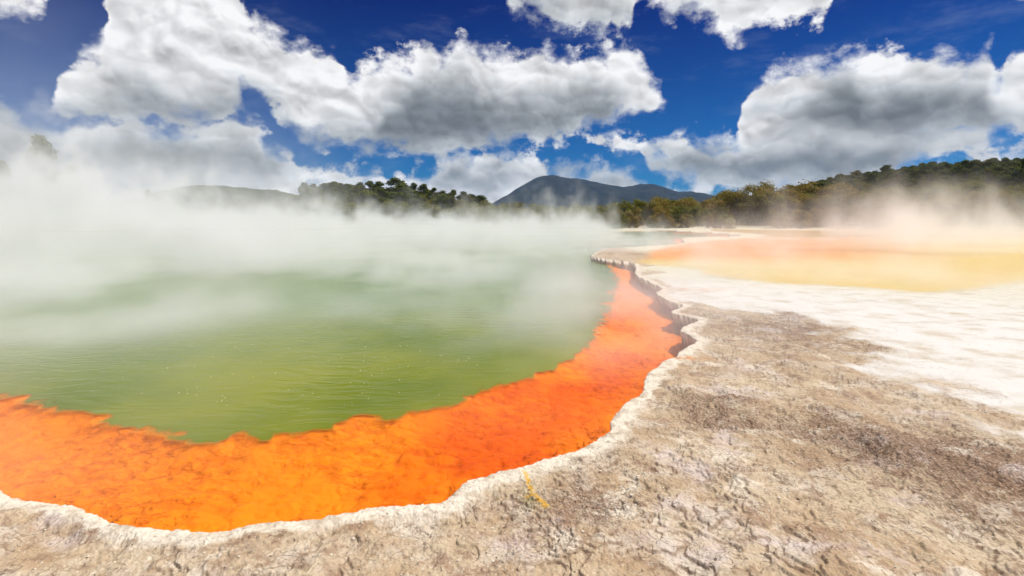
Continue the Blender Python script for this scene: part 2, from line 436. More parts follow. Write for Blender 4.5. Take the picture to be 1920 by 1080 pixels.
# sinter terrace
m_ground, t_ = new_mat('sinter')
P = t_.n('ShaderNodeNewGeometry').outputs['Position']
Pf = t_.v('MULTIPLY', P, (1, 1, 0.3))
n1 = t_.noise(Pf, 1.3, 5, 0.6)
n2 = t_.noise(Pf, 7.0, 6, 0.65)
n3 = t_.noise(t_.v('ADD', Pf, (5, 3, 0)), 2.6, 5, 0.6)
n4 = t_.noise(Pf, 60.0, 4, 0.7)
warp = t_.v('ADD', Pf, t_.v('SCALE', t_.noise(Pf, 9.0, 2, out='Color'), scale=0.05))
base = t_.mix(t_.ss(n1, 0.38, 0.64), (0.47, 0.345, 0.22), (0.60, 0.49, 0.35))
base = t_.mix(t_.m('MULTIPLY', t_.ss(n3, 0.48, 0.66), 0.8), base, (0.64, 0.56, 0.47))
base = t_.mix(t_.m('MULTIPLY', t_.ss(n2, 0.52, 0.72), 0.65), base, (0.72, 0.62, 0.48))
base = t_.mix(t_.m('MULTIPLY', t_.ss(n2, 0.47, 0.30), 0.8), base, (0.29, 0.19, 0.125))
blot = t_.ss(t_.noise(t_.v('ADD', Pf, (21, 5, 0)), 3.4, 7, 0.68), 0.54, 0.66)
base = t_.mix(t_.m('MULTIPLY', blot, 0.78), base, (0.34, 0.225, 0.155))
cr_w = t_.m('ADD', t_.attr('crumb'), t_.m('MULTIPLY_ADD', n2, 2.2, -1.1))
base = t_.mix(t_.m('MULTIPLY', t_.ss(cr_w, 0.35, 0.85), 0.80), base, (0.30, 0.19, 0.13))
lilac = t_.ss(t_.noise(t_.v('ADD', Pf, (1, 13, 0)), 1.2, 7, 0.66), 0.53, 0.68)
base = t_.mix(t_.m('MULTIPLY', lilac, 0.75), base, (0.70, 0.61, 0.585))
pale = t_.ss(t_.noise(t_.v('ADD', Pf, (11, 3, 0)), 2.0, 8, 0.66), 0.56, 0.66)
base = t_.mix(t_.m('MULTIPLY', pale, 0.8), base, (0.80, 0.72, 0.60))
# grains and thin cracks
pit = t_.ss(t_.voro(t_.v('ADD', Pf, (3, 8, 0)), 17.0), 0.16, 0.08)
peb_v = t_.voro(t_.v('ADD', Pf, (9, 2, 0)), 24.0)
peb = t_.m('MULTIPLY', t_.ss(peb_v, 0.24, 0.14), t_.ss(n3, 0.42, 0.60))
base = t_.mix(t_.m('MULTIPLY', pit, t_.m('MULTIPLY_ADD', t_.ss(n3, 0.45, 0.6), 0.45, 0.12)), base, (0.11, 0.065, 0.04))
base = t_.mix(t_.m('MULTIPLY', peb, 0.6), base, (0.74, 0.64, 0.52))
grain = t_.voro(warp, 42.0)
base = t_.mix(t_.m('MULTIPLY', t_.ss(grain, 0.35, 0.75), t_.m('MULTIPLY_ADD', t_.ss(cr_w, 0.1, 0.8), 0.45, 0.08)), base, (0.13, 0.08, 0.05))
base = t_.mix(t_.m('MULTIPLY', t_.ss(n4, 0.57, 0.68), 0.58), base, (0.15, 0.09, 0.055))
speck2 = t_.ss(t_.noise(t_.v('ADD', Pf, (2, 2, 0)), 44.0, 3, 0.7), 0.58, 0.68)
base = t_.mix(t_.m('MULTIPLY', speck2, 0.6), base, (0.74, 0.66, 0.53))
ck = t_.m('ABSOLUTE', t_.m('SUBTRACT', t_.noise(t_.v('ADD', Pf, (7, 1, 0)), 2.6, 3, 0.6), 0.5))
ck2 = t_.voro(t_.v('ADD', Pf, t_.v('SCALE', t_.noise(Pf, 3.0, 5, 0.65, out='Color'), scale=0.5)), 2.6, 'DISTANCE_TO_EDGE')
crack = t_.m('MAXIMUM', t_.ss(ck, 0.010, 0.002), t_.m('MULTIPLY', t_.ss(ck2, 0.022, 0.004), t_.ss(n1, 0.42, 0.56)))
crack = t_.m('MULTIPLY', crack, t_.ss(n3, 0.36, 0.54))
base = t_.mix(t_.m('MULTIPLY', crack, 0.42), base, (0.15, 0.095, 0.06))
white = t_.mix(t_.ss(t_.noise(Pf, 1.6, 5, 0.6), 0.45, 0.75), (0.62, 0.595, 0.56), (0.47, 0.40, 0.30))
cream = t_.mix(t_.ss(n2, 0.35, 0.7), (0.60, 0.56, 0.44), (0.48, 0.44, 0.30))
white = t_.mix(t_.attr('far_terrace'), white, cream)
wv_ = t_.m('ADD', t_.attr('white'), t_.m('MULTIPLY_ADD', n2, 0.7, -0.35))
white = t_.mix(t_.m('MULTIPLY', t_.ss(t_.noise(t_.v('MULTIPLY', Pf, (0.6, 1.4, 1)), 1.1, 7, 0.7), 0.56, 0.68), 0.6), white, (0.40, 0.33, 0.24))
white = t_.mix(t_.m('MULTIPLY', t_.ss(ck, 0.008, 0.001), 0.5), white, (0.35, 0.28, 0.2))
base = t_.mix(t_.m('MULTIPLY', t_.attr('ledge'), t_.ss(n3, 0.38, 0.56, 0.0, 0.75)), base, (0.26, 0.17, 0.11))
base = t_.mix(1.0, base, (0.86, 0.845, 0.825), 'MULTIPLY')
base = t_.mix(t_.ss(wv_, 0.2, 0.85), base, white)
lipc = t_.mix(t_.ss(n2, 0.42, 0.66), (0.70, 0.63, 0.52), (0.47, 0.385, 0.29))
lck = t_.voro(t_.v('ADD', Pf, t_.v('SCALE', t_.noise(Pf, 5.0, 4, 0.6, out='Color'), scale=0.2)), 3.4, 'DISTANCE_TO_EDGE')
lipc = t_.mix(t_.m('MULTIPLY', t_.ss(lck, 0.022, 0.005), 0.2), lipc, (0.22, 0.14, 0.08))
lv = t_.m('ADD', t_.attr('lip'), t_.m('MULTIPLY_ADD', n2, 1.9, -1.0))
base = t_.mix(t_.ss(lv, 0.35, 0.8), base, lipc)
sk = t_.m('ABSOLUTE', t_.m('SUBTRACT', t_.noise(t_.v('ADD', Pf, (4, 4, 0)), 8.0, 4, 0.6), 0.5))
ylw = t_.m('MULTIPLY', t_.ss(t_.attr('sulfur'), 0.25, 0.7), t_.ss(sk, 0.06, 0.015))
base = t_.mix(t_.m('MULTIPLY', t_.attr('sulfur'), 0.5), base, (0.55, 0.50, 0.20))
base = t_.mix(t_.m('MULTIPLY', ylw, 0.75), base, (0.66, 0.32, 0.02))
rust = t_.m('MULTIPLY', t_.attr('rust'), t_.ss(n2, 0.45, 0.6))
base = t_.mix(rust, base, (0.55, 0.22, 0.05))
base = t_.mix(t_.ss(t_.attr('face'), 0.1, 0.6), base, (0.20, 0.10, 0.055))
# shallow pool beds on the terrace
pal = t_.mix(t_.attr('pal_orange'), (0.62, 0.46, 0.19), (0.70, 0.24, 0.06))
pal = t_.mix(t_.m('MULTIPLY', t_.ss(n1, 0.4, 0.7), 0.35), pal, (0.52, 0.50, 0.20))
pal = t_.mix(t_.attr('pal_olive'), pal, (0.34, 0.19, 0.015))
base = t_.mix(t_.attr('pal'), base, pal)
base = t_.mix(t_.attr('wood_floor'), base, (0.09, 0.10, 0.03))
far_k = t_.ss(t_.v('LENGTH', P), 9.0, 30.0)
bh = t_.m('ADD', t_.m('MULTIPLY', t_.noise(Pf, 26.0, 5, 0.68), 0.8), t_.m('MULTIPLY', grain, -0.8))
bh = t_.m('ADD', bh, t_.m('MULTIPLY_ADD', pit, -0.8, t_.m('MULTIPLY', peb, 0.6)))
bh = t_.m('SUBTRACT', bh, t_.m('MULTIPLY', crack, 0.3))
hgt = t_.m('MULTIPLY', bh, t_.m('MULTIPLY', t_.m('MULTIPLY_ADD', t_.attr('white'), -0.75, 1.0), t_.m('SUBTRACT', 1.0, t_.attr('pal'))))
nb = t_.bump(t_.m('MULTIPLY', hgt, t_.m('MULTIPLY_ADD', t_.attr('crumb'), 0.6, 0.6)), 0.013, 1.0)
finish(t_, base, 0.92, 0.12, nb)

sul_line = [gp(*q) for q in ((984, 884), (992, 905), (1000, 930), (1012, 944), (1026, 952))]
sul = np.zeros_like(X)
for (ax, ay), (bx, by) in zip(sul_line, sul_line[1:]):
    tt = np.clip(((X - ax) * (bx - ax) + (Y - ay) * (by - ay)) / ((bx - ax) ** 2 + (by - ay) ** 2), 0, 1)
    sul = np.maximum(sul, np.exp(-((X - ax - tt * (bx - ax)) ** 2 + (Y - ay - tt * (by - ay)) ** 2) / 0.020 ** 2))
sul = np.maximum(sul, 0.75 * np.exp(-((X - gp(994, 934)[0]) ** 2 / 0.055 ** 2 + (Y - gp(994, 934)[1]) ** 2 / 0.10 ** 2)))
rx_, ry_ = gp(1310, 543)
rustm = np.exp(-(((X - rx_) / 0.85) ** 2 + ((Y - ry_) / 0.35) ** 2))
rx2, ry2 = gp(1282, 672)
rustm = np.maximum(rustm, np.exp(-(((X - rx2) / 0.30) ** 2 + ((Y - ry2) / 0.06) ** 2)))
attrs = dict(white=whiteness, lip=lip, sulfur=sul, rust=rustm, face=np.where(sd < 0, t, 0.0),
             far_terrace=sst(R, 13, 22), pal=sst(-sp, -0.4, 0.5) * (1 - sst(bar, 0.2, 0.5)),
             pal_orange=np.clip(sst(Y + 2.5 * fbm(X, Y, 0.25, 3, seed=72), 22, 30) * (1 - sst(X / Y, 0.52, 0.95)), 0, 1),
             pal_olive=sst(Y, 59, 62), wood_floor=sst(R, 137, 150),
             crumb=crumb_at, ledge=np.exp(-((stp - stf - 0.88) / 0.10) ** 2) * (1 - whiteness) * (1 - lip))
land_f = fmax(sd) > -0.055
land_f &= True
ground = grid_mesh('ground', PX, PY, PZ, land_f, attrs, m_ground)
ground['kind'] = 'structure'

# orange shelf and lake bed
m_shelf, t_ = new_mat('orange_crust')
P = t_.n('ShaderNodeNewGeometry').outputs['Position']
n1 = t_.noise(P, 1.1, 4, 0.55); n2 = t_.noise(P, 6.0, 5, 0.65)
oc = t_.mix(t_.ss(n1, 0.38, 0.62), (0.70, 0.098, 0.002), (0.75, 0.150, 0.003))
oc = t_.mix(t_.m('MULTIPLY', t_.ss(n2, 0.45, 0.7), 0.6), oc, (0.56, 0.055, 0.002))
oc = t_.mix(t_.m('MULTIPLY', t_.attr('amber'), 0.85), oc, (0.80, 0.225, 0.006))
vv = t_.voro(t_.v('ADD', P, t_.v('SCALE', t_.noise(P, 5, 3, out='Color'), scale=0.15)), 6.0, 'DISTANCE_TO_EDGE')
ck = t_.m('ABSOLUTE', t_.m('SUBTRACT', t_.noise(t_.v('MULTIPLY', P, (0.8, 1.3, 1)), 4.0, 6, 0.6), 0.5))
crack = t_.m('MULTIPLY', t_.ss(ck, 0.03, 0.004), t_.ss(n1, 0.64, 0.42))
silt = t_.ss(t_.noise(P, 0.9, 4, 0.55), 0.62, 0.45)
crack = t_.m('MULTIPLY', crack, silt)
oc = t_.mix(t_.m('MULTIPLY', crack, 0.45), oc, (0.36, 0.03, 0.003))
oc = t_.mix(t_.ss(t_.attr('deep'), 0.1, 0.9), oc, (0.25, 0.22, 0.02))
Pw = t_.v('ADD', t_.v('MULTIPLY', P, (0.62, 1.15, 1)), t_.v('SCALE', t_.noise(P, 5, 3, out='Color'), scale=0.16))
scl = t_.voro(Pw, 8.5)
scl2 = t_.voro(Pw, 21.0)
hb = t_.m('ADD', t_.m('MULTIPLY', t_.noise(P, 16, 5, 0.65), 0.6), t_.m('ADD', t_.m('MULTIPLY', scl, -1.3), t_.m('MULTIPLY', scl2, -0.5)))
oc = t_.mix(t_.m('MULTIPLY', t_.ss(scl, 0.42, 0.75), t_.m('MULTIPLY', silt, 0.28)), oc, (0.36, 0.022, 0.002))
finish(t_, oc, 0.8, 0.1, t_.bump(t_.m('MULTIPLY', hb, t_.m('MULTIPLY_ADD', silt, 0.7, 0.3)), 0.024, 0.9))
amber = np.clip(sst(fbm(X, Y, 0.5, 3, seed=21), -0.1, 0.4) + np.exp(-((np.clip(-sd, 0, 9) - 0.25) / 0.3) ** 2) * 0.5 + (1 - sst(X, -2.6, -0.6)) * 1.0 + sst(Y, 7, 10) * 0.7, 0, 1)
bed_f = (fmax(sd) <= -0.055) & (R[:-1, :-1] < 260)
shelf_o = grid_mesh('orange_shelf', PX, PY, PZ, bed_f, dict(amber=amber, deep=drop), m_shelf)
shelf_o['kind'] = 'structure'

# hot lake: clear over the shelf, turbid green where it is deep
m_lake, t_ = new_mat('hot_water')
P = t_.n('ShaderNodeNewGeometry').outputs['Position']
gcol = t_.mix(t_.ss(t_.noise(P, 0.35, 3, 0.5), 0.35, 0.65), (0.110, 0.150, 0.003), (0.195, 0.210, 0.004))
gcol = t_.mix(t_.attr('far'), gcol, (0.085, 0.155, 0.008))
gcol = t_.mix(t_.ss(t_.attr('turbid'), 0.95, 0.30), gcol, (0.80, 0.27, 0.004))
wq = t_.v('MULTIPLY', P, (0.30, 1.0, 1.0))
rip = t_.m('ADD', t_.noise(t_.v('ADD', wq, t_.v('SCALE', t_.noise(P, 0.7, 2, out='Color'), scale=0.8)), 7.5, 2, 0.5), t_.m('MULTIPLY', t_.noise(wq, 22.0, 2, 0.5), 0.25))
finish(t_, gcol, 0.12, 0.14, t_.bump(rip, 0.010, 1.0), alpha=t_.attr('turbid'), ior=1.33)
turb = sst(-sg, -0.10 - 0.03 * np.clip(R - 4, 0, 12), 0.0) * 0.97 + 0.03
turb = np.maximum(turb, 0.10 * sst(-sg, -0.6, 0.0))
s2 = np.s_[::2, ::2]
lake = grid_mesh('lake', X[s2], Y[s2], 0 * X[s2], (fmin(sd[s2]) < 0.5) & (R[s2][:-1, :-1] < 260), dict(turbid=turb[s2], far=sst(R, 6, 16)[s2]), m_lake)
lake['kind'] = 'structure'

# shallow sheet of water on the far terrace
m_pal, t_ = new_mat('shallow_water')
P = t_.n('ShaderNodeNewGeometry').outputs['Position']
finish(t_, (0.75, 0.55, 0.2), 0.12, 0.22, t_.bump(t_.noise(t_.v('MULTIPLY', P, (0.4, 1, 1)), 5.0, 3, 0.5), 0.02, 1.0), alpha=0.12, ior=1.33)
pool = grid_mesh('shallow_pool', X[s2], Y[s2], 0 * X[s2] + LZ - 0.006, (fmax(sp[s2]) < 0.5) & (R[s2][:-1, :-1] < 260), {}, m_pal)
pool['kind'] = 'structure'

# gas bubbles drifting on the green water: too many to count
m_bub, t_ = new_mat('bubble_film')
finish(t_, (0.70, 0.68, 0.40), 0.25, 0.5)
br = random.Random(5)
bv_, bf_ = [], []
for _ in range(130):
    ppx = br.gauss(640, 190); ppy = 655 + 130 * br.random() ** 0.8 - abs(ppx - 560) * 0.08
    bx, by = gp(ppx, ppy, 0.0)
    i = int(np.argmin(np.abs(rows - math.hypot(bx, by)))); j = int(np.argmin(np.abs(cols - math.degrees(math.atan2(bx, by)))))
    if sg[i, j] > -0.25: continue
    s_ = br.uniform(0.002, 0.0062) * (by / 5)
    q = len(bv_)
    for k in range(6):
        an = k * math.pi / 3; bv_.append((bx + math.cos(an) * s_, by + math.sin(an) * s_, 0.0))
    for k in range(6):
        an = k * math.pi / 3; bv_.append((bx + math.cos(an) * s_ * .6, by + math.sin(an) * s_ * .6, s_ * .6))
    bv_.append((bx, by, s_ * .8))
    for k in range(6):
        k2 = (k + 1) % 6
        bf_.append((q + k, q + k2, q + 6 + k2, q + 6 + k)); bf_.append((q + 6 + k, q + 6 + k2, q + 12))
me = bpy.data.meshes.new('bubbles'); me.from_pydata(bv_, [], bf_); me.materials.append(m_bub)
bub = bpy.data.objects.new('bubbles', me); COL.objects.link(bub)
bub['kind'] = 'stuff'; bub['label'] = 'pale gas bubbles scattered on the green water'
# ---------------------------------------------------------------- the far mountain and the dark hill
m_mount, t_ = new_mat('forested_mountain')
P = t_.n('ShaderNodeNewGeometry').outputs['Position']
mc = t_.mix(t_.ss(t_.noise(P, 0.012, 6, 0.65), 0.4, 0.65), (0.016, 0.020, 0.022), (0.032, 0.034, 0.028))
finish(t_, mc, 0.95, 0.05, t_.bump(t_.noise(P, 0.05, 4, 0.6), 8.0, 0.6))

m_hill, t_ = new_mat('wooded_hill')
P = t_.n('ShaderNodeNewGeometry').outputs['Position']
mc = t_.mix(t_.ss(t_.noise(P, 0.10, 6, 0.7), 0.40, 0.62), (0.012, 0.022, 0.010), (0.055, 0.070, 0.022))
finish(t_, mc, 0.95, 0.05, t_.bump(t_.noise(P, 0.22, 4, 0.6), 5.0, 0.9))

def ridge(name, prof, Yc, depth, mat, seed, rough, nx=220, ny=60):
    xs = np.array([(p[0] - 960) / F * Yc for p in prof]); zs = np.array([(HY - p[1]) / F * Yc + H for p in prof])
    gx_ = np.linspace(xs[0], xs[-1], nx); gy_ = np.linspace(-1, 1, ny)
    GXX, GYY = np.meshgrid(gx_, gy_)
    top = np.interp(GXX, xs, zs)
    k = np.cos(GYY * np.pi / 2) ** 1.1
    Xm = GXX; Ym = Yc + GYY * depth
    zz_ = top * k
    zz_ = zz_ + rough * fbm(Xm, Ym, 1.6 / depth * 1.5, 5, 0.55, kind=2, seed=seed) * (1 - k) * 2.2 + rough * 0.25 * fbm(Xm, Ym, 12 / depth, 3, seed=seed + 1) * k
    zz_ = np.where(k < 0.02, -5, zz_ - 3)
    o = grid_mesh(name, Xm, Ym, zz_, np.ones((ny - 1, nx - 1), bool), {}, mat)
    me = o.data
    me.flip_normals()
    return o
mount = ridge('mountain', [(860,415),(905,392),(925,381),(948,368),(968,355),(985,345),(1003,334),(1018,330),(1042,330),(1058,334),(1085,336),(1110,341),(1135,347),(1160,351),(1178,350),(1190,346),(1208,345),(1226,349),(1243,356),(1262,361),(1280,359),(1300,364),(1340,373),(1420,384),(1520,415)], 3000, 900, m_mount, 31, 40)
mount['kind'] = 'structure'
mount['label'] = 'blue grey volcanic mountain far behind the bush'
hill = ridge('hill', [(250,415),(320,372),(392,342),(420,345),(470,349),(515,352),(560,362),(640,372),(740,392),(800,415)], 520, 150, m_hill, 35, 12)
hill['kind'] = 'structure'

# ---------------------------------------------------------------- trees
rnd = random.Random(11)
m_bark, t_ = new_mat('bark')
P = t_.n('ShaderNodeNewGeometry').outputs['Position']
finish(t_, t_.mix(t_.noise(P, 3.0, 4, 0.6), (0.10, 0.075, 0.055), (0.22, 0.18, 0.14)), 0.9, 0.1)
def leaf_mat(name, dark, light, accent):
    m, t = new_mat(name)
    v = t.attr('tone')
    inf = t.n('ShaderNodeObjectInfo').outputs['Random']
    c = t.mix(v, dark, light)
    c = t.mix(t.ss(inf, 0.35, 0.95, 0.0, 0.75), c, accent)
    d = t.n('ShaderNodeBsdfDiffuse'); t.put(d.inputs['Color'], c)
    tr = t.n('ShaderNodeBsdfTranslucent'); t.put(tr.inputs['Color'], c)
    mx = t.n('ShaderNodeMixShader'); mx.inputs[0].default_value = 0.3
    t.L.new(d.outputs[0], mx.inputs[1]); t.L.new(tr.outputs[0], mx.inputs[2])
    t.L.new(mx.outputs[0], t.n('ShaderNodeOutputMaterial').inputs['Surface'])
    return m
m_bush = leaf_mat('scrub_leaves', (0.130, 0.090, 0.018), (0.400, 0.300, 0.070), (0.210, 0.215, 0.045))
m_green = leaf_mat('green_leaves', (0.100, 0.108, 0.018), (0.300, 0.290, 0.055), (0.150, 0.130, 0.030))
m_pine = leaf_mat('pine_needles', (0.055, 0.075, 0.016), (0.180, 0.200, 0.042), (0.130, 0.125, 0.025))
m_pale = leaf_mat('pale_leaves', (0.30, 0.28, 0.13), (0.50, 0.47, 0.26), (0.42, 0.38, 0.20))

def tube(verts, faces, pts, rad, n=6):
    b0 = len(verts)
    for i, (p, r) in enumerate(zip(pts, rad)):
        d = (pts[min(i + 1, len(pts) - 1)] - pts[max(i - 1, 0)]).normalized()
        a = d.orthogonal().normalized(); c = d.cross(a)
        for k in range(n):
            an = 2 * math.pi * k / n
            verts.append(p + a * math.cos(an) * r + c * math.sin(an) * r)
    for i in range(len(pts) - 1):
        for k in range(n):
            q = b0 + i * n
            faces.append((q + k, q + (k + 1) % n, q + n + (k + 1) % n, q + n + k))
def make_mesh(name, verts, faces, mat, tone=None, smooth=False):
    me = bpy.data.meshes.new(name)
    me.from_pydata([tuple(v) for v in verts], [], faces)
    if tone is not None:
        at = me.attributes.new('tone', 'FLOAT', 'POINT'); at.data.foreach_set('value', np.array(tone, np.float32))
    if smooth: me.polygons.foreach_set('use_smooth', np.ones(len(me.polygons), bool))
    me.materials.append(mat); me.update()
    return me

def tree_meshes(kind, height, width, leaves, leaf, mat, rr, lobes=20):
    """trunk with limbs, and a crown of leaf-sized faces gathered in clumps at the limb ends"""
    tv, tf, cv, cf, tone = [], [], [], [], []
    lean = Vector((rr.uniform(-.08, .08), rr.uniform(-.08, .08), 1))
    th = height * (0.9 if kind == 'pine' else 0.62)
    trunk = [Vector((lean.x * th * s * s + rr.uniform(-.03, .03) * height * s, lean.y * th * s * s + rr.uniform(-.02, .02) * height * s, th * s)) for s in (0, .2, .4, .6, .8, 1)]
    tube(tv, tf, trunk, [height * q for q in (.026, .021, .018, .014, .009, .003)], 7)
    ends = []
    for i in range(lobes):
        an = rr.uniform(0, 2 * math.pi)
        if kind == 'pine':
            s = (i + rr.random()) / lobes; rad = width * 0.5 * (1.08 - s) ** 0.55 * rr.uniform(0.35, 1.05)
            c = Vector((math.cos(an) * rad, math.sin(an) * rad, height * (0.10 + 0.84 * s)))
            sz = width * rr.uniform(0.20, 0.30) * (1.2 - 0.5 * s); fl = 0.8
        elif kind == 'spread':
            s = rr.uniform(0, 1); rad = width * 0.5 * math.sqrt(rr.uniform(0.02, 1))
            c = Vector((math.cos(an) * rad, math.sin(an) * rad, height * (0.36 + 0.60 * (1 - (rad / (width * .5)) ** 1.5) * rr.uniform(0.6, 1.05))))
            sz = width * rr.uniform(0.15, 0.24); fl = 0.6
        else:
            u_ = (i + rr.random()) / lobes; rad = width * 0.5 * math.sqrt(rr.uniform(0.05, 1)) * (1 - 0.35 * u_)
            c = Vector((math.cos(an) * rad, math.sin(an) * rad, height * (0.13 + 0.74 * u_)))
            sz = width * rr.uniform(0.18, 0.28); fl = 0.72
        ends.append((c, sz, fl, rr.uniform(-.22, .22)))
        if i % 2 == 0:
            a = trunk[rr.choice((2, 3, 4))]
            mid = a.lerp(c, 0.5) + Vector((0, 0, -0.04 * height))
            tube(tv, tf, [a, mid, c], [height * .009, height * .006, height * .002], 5)
    per = leaves // lobes
    for c, sz, fl, tn in ends:
        for _ in range(per):
            d = Vector((rr.gauss(0, 1), rr.gauss(0, 1), rr.gauss(0, 1))).normalized()
            rad = sz * (rr.random() ** 0.38) * rr.uniform(0.75, 1.15)
            p = c + Vector((d.x * rad, d.y * rad, d.z * rad * fl))
            if p.z < 0.05: p.z = 0.05 + rr.random() * .2
            nrm = (d + Vector((rr.gauss(0, .55), rr.gauss(0, .55), rr.gauss(0, .55) + .25))).normalized()
            a = nrm.orthogonal().normalized(); a.rotate(__import__('mathutils').Quaternion(nrm, rr.uniform(0, 6.28)))
            b = nrm.cross(a); L = leaf * rr.uniform(0.6, 1.3)
            q = len(cv)
            cv += [p - a * L * .5 - b * L * .3, p + a * L * .5 - b * L * .25, p + b * L * .45]
            cf.append((q, q + 1, q + 2))
            tt = min(1, max(0, 0.45 + tn + rr.uniform(-.28, .28)))
            tone += [tt] * 3
    return make_mesh('trunk', tv, tf, m_bark, smooth=True), make_mesh('crown', cv, cf, mat, tone)

def terrain_z(x, y):
    return float(LZ + hills_h(np.array([x], float), np.array([y], float))[0])

PROTO = {}
def proto(key, *a):
    PROTO[key] = [tree_meshes(*a, random.Random(hash(key) % 1000 + i) if False else random.Random(len(key) * 31 + i * 7 + ord(key[0]))) for i in range(4)]
proto('bush', 'bush', 8.0, 7.5, 5200, 0.42, m_bush)
proto('spread', 'spread', 10.0, 10.5, 9000, 0.42, m_bush)
proto('green', 'bush', 8.0, 6.5, 4200, 0.42, m_green)
proto('pine', 'pine', 10.0, 5.4, 4200, 0.42, m_pine)
proto('pale', 'bush', 1.9, 2.0, 1200, 0.16, m_pale)
proto('low', 'bush', 3.2, 4.4, 2600, 0.28, m_green)

def tree(name, key, x, y, sc, label, cat, group=None, v=None, zoff=0.0, wide=1.0):
    o = bpy.data.objects.new(name, None); COL.objects.link(o)
    o.location = (x, y, terrain_z(x, y) - 0.15 + zoff)
    o.rotation_euler = (0, 0, rnd.uniform(0, 6.28)); o.scale = (sc * wide, sc * wide, sc)
    o['label'] = label; o['category'] = cat
    if group: o['group'] = group
    tm, cm = PROTO[key][rnd.randrange(4) if v is None else v]
    for nm, me in (('trunk', tm), ('crown', cm)):
        c = bpy.data.objects.new(nm, me); COL.objects.link(c); c.parent = o
    return o

# dense scrub along the far shore, right half: several rows deep
TOPS = [(1140,392),(1200,378),(1300,371),(1355,366),(1375,352),(1405,342),(1445,350),(1480,358),(1520,350),(1560,348),(1620,350),(1700,352),(1800,350),(1960,350)]
def top_row(px):
    return float(np.interp(px, [p[0] for p in TOPS], [p[1] for p in TOPS]))
for row, y0 in enumerate((126, 133, 142, 152, 165)):
    x = y0 * 0.185 + rnd.uniform(0, 3)
    while x < y0 * 1.06:
        y = y0 + rnd.uniform(-3, 3)
        px = 960 + x / y * F
        full_h = (HY - top_row(px)) / F * y + H - terrain_z(x, y)
        hgt_ = full_h * 1.22 * (0.66 + 0.34 * (row / 4)) * rnd.uniform(0.78, 1.04)
        if row == 0: hgt_ *= 0.72
        if abs(px - 1405) > 26:
            key = 'bush' if rnd.random() < 0.78 else 'green'
            if px > 1640 and row >= 2: key = 'green'
            tree('shrub_tree', key, x, y, hgt_ / 8.2, 'olive brown scrub tree in the dense bush along the far shore of the yellow pool', 'tree', 'scrub trees along the far shore', wide=rnd.uniform(0.85, 1.15))
        x += rnd.uniform(3.6, 5.6) * (1 + row * 0.05)
tree('spreading_tree', 'spread', (1408 - 960) / F * 140, 140, (HY - 338) / F * 14.6 * .89 , 'tallest flat topped dark tree in the scrub to the right of the mountain', 'tree', v=1)
tree('spreading_tree', 'spread', (1440 - 960) / F * 138, 138, 0.94, 'second flat topped dark tree, just right of the tallest tree in the scrub', 'tree', v=2)
tree('spreading_tree', 'spread', (1536 - 960) / F * 142, 142, 0.98, 'broad rounded dark tree on the scrub skyline left of the pine hillside', 'tree', v=0)
tree('flax_bush', 'pale', (1370 - 960) / F * 121, 121, 1.5, 'small pale yellow green bush at the water edge in front of the dark scrub', 'bush', v=0)
# dark pines on the right hillside
for row, r0 in enumerate((215, 240, 265, 290, 312, 334)):
    a = 0.50 if row else 0.55
    while a < 0.83:
        r = r0 + rnd.uniform(-8, 8)
        x, y = r * math.sin(a), r * math.cos(a)
        tree('pine_tree', 'pine' if row > 1 else ('green' if rnd.random() < .6 else 'pine'), x, y, rnd.uniform(0.80, 1.12), 'dark green pine in the stand covering the hillside on the right', 'tree', 'pines on the right hillside', wide=rnd.uniform(1.25, 1.75))
        a += rnd.uniform(3.0, 5.0) / r
# pines on the left ridge behind the steam
TOPL = [(560,356),(600,348),(640,346),(700,346),(735,341),(770,345),(800,350),(840,357),(870,364),(905,374),(925,384)]
for row, y0 in enumerate((148, 160, 174, 188)):
    px = 400 if row else 560
    while px < 918:
        y = y0 + rnd.uniform(-4, 4); x = (px - 960) / F * y
        tr = float(np.interp(px, [p[0] for p in TOPL], [p[1] for p in TOPL]))
        if px < 560: tr = 372
        hh = ((HY - tr) / F * y + H - terrain_z(x, y)) * (0.60 + 0.13 * row) * rnd.uniform(0.90, 1.16)
        hh = max(hh, 2.5)
        tree('pine_tree', 'pine' if rnd.random() < .25 + .2 * row else 'green', x, y, hh / 9.2, 'green pine on the wooded ridge behind the lake steam left of the mountain', 'tree', 'pines on the ridge left of the mountain', wide=rnd.uniform(1.3, 1.8))
        px += rnd.uniform(2.7, 4.2) / y * F
# low green bushes in the gap below the mountain
for row, y0 in enumerate((122, 129, 138)):
    px = 905
    while px < 1165:
        y = y0 + rnd.uniform(-2, 2); x = (px - 960) / F * y
        hh = rnd.uniform(2.6, 4.2) + row * 1.2
        tree('low_bush', 'low', x, y, hh / 3.2, 'low green bush on the flat shore below the mountain', 'bush', 'low green bushes below the mountain')
        px += rnd.uniform(3.6, 5.4) / y * F
# lone trees showing through the steam on the left
tree('pine_tree', 'pine', (76 - 960) / F * 112, 112, 2.08, 'tall ragged pine standing out of the steam at the far left', 'tree', v=0, wide=0.75)
tree('pine_tree', 'pine', (128 - 960) / F * 116, 116, 1.5, 'shorter pine just right of the tall ragged pine at the far left, veiled by steam', 'tree', v=1, wide=0.8)
tree('pine_tree', 'pine', (8 - 960) / F * 116, 116, 1.55, 'pine cut by the left edge of the picture, veiled by steam', 'tree', v=2, wide=0.8)
tree('pine_tree', 'pine', (572 - 960) / F * 150, 150, 1.12, 'single round pine rising over the steam right of the dark hill', 'tree', v=3, wide=0.9)
tree('pine_tree', 'pine', (280 - 960) / F * 118, 118, 0.95, 'faint pine almost hidden in thick steam left of the dark hill', 'tree', v=1, wide=0.8)

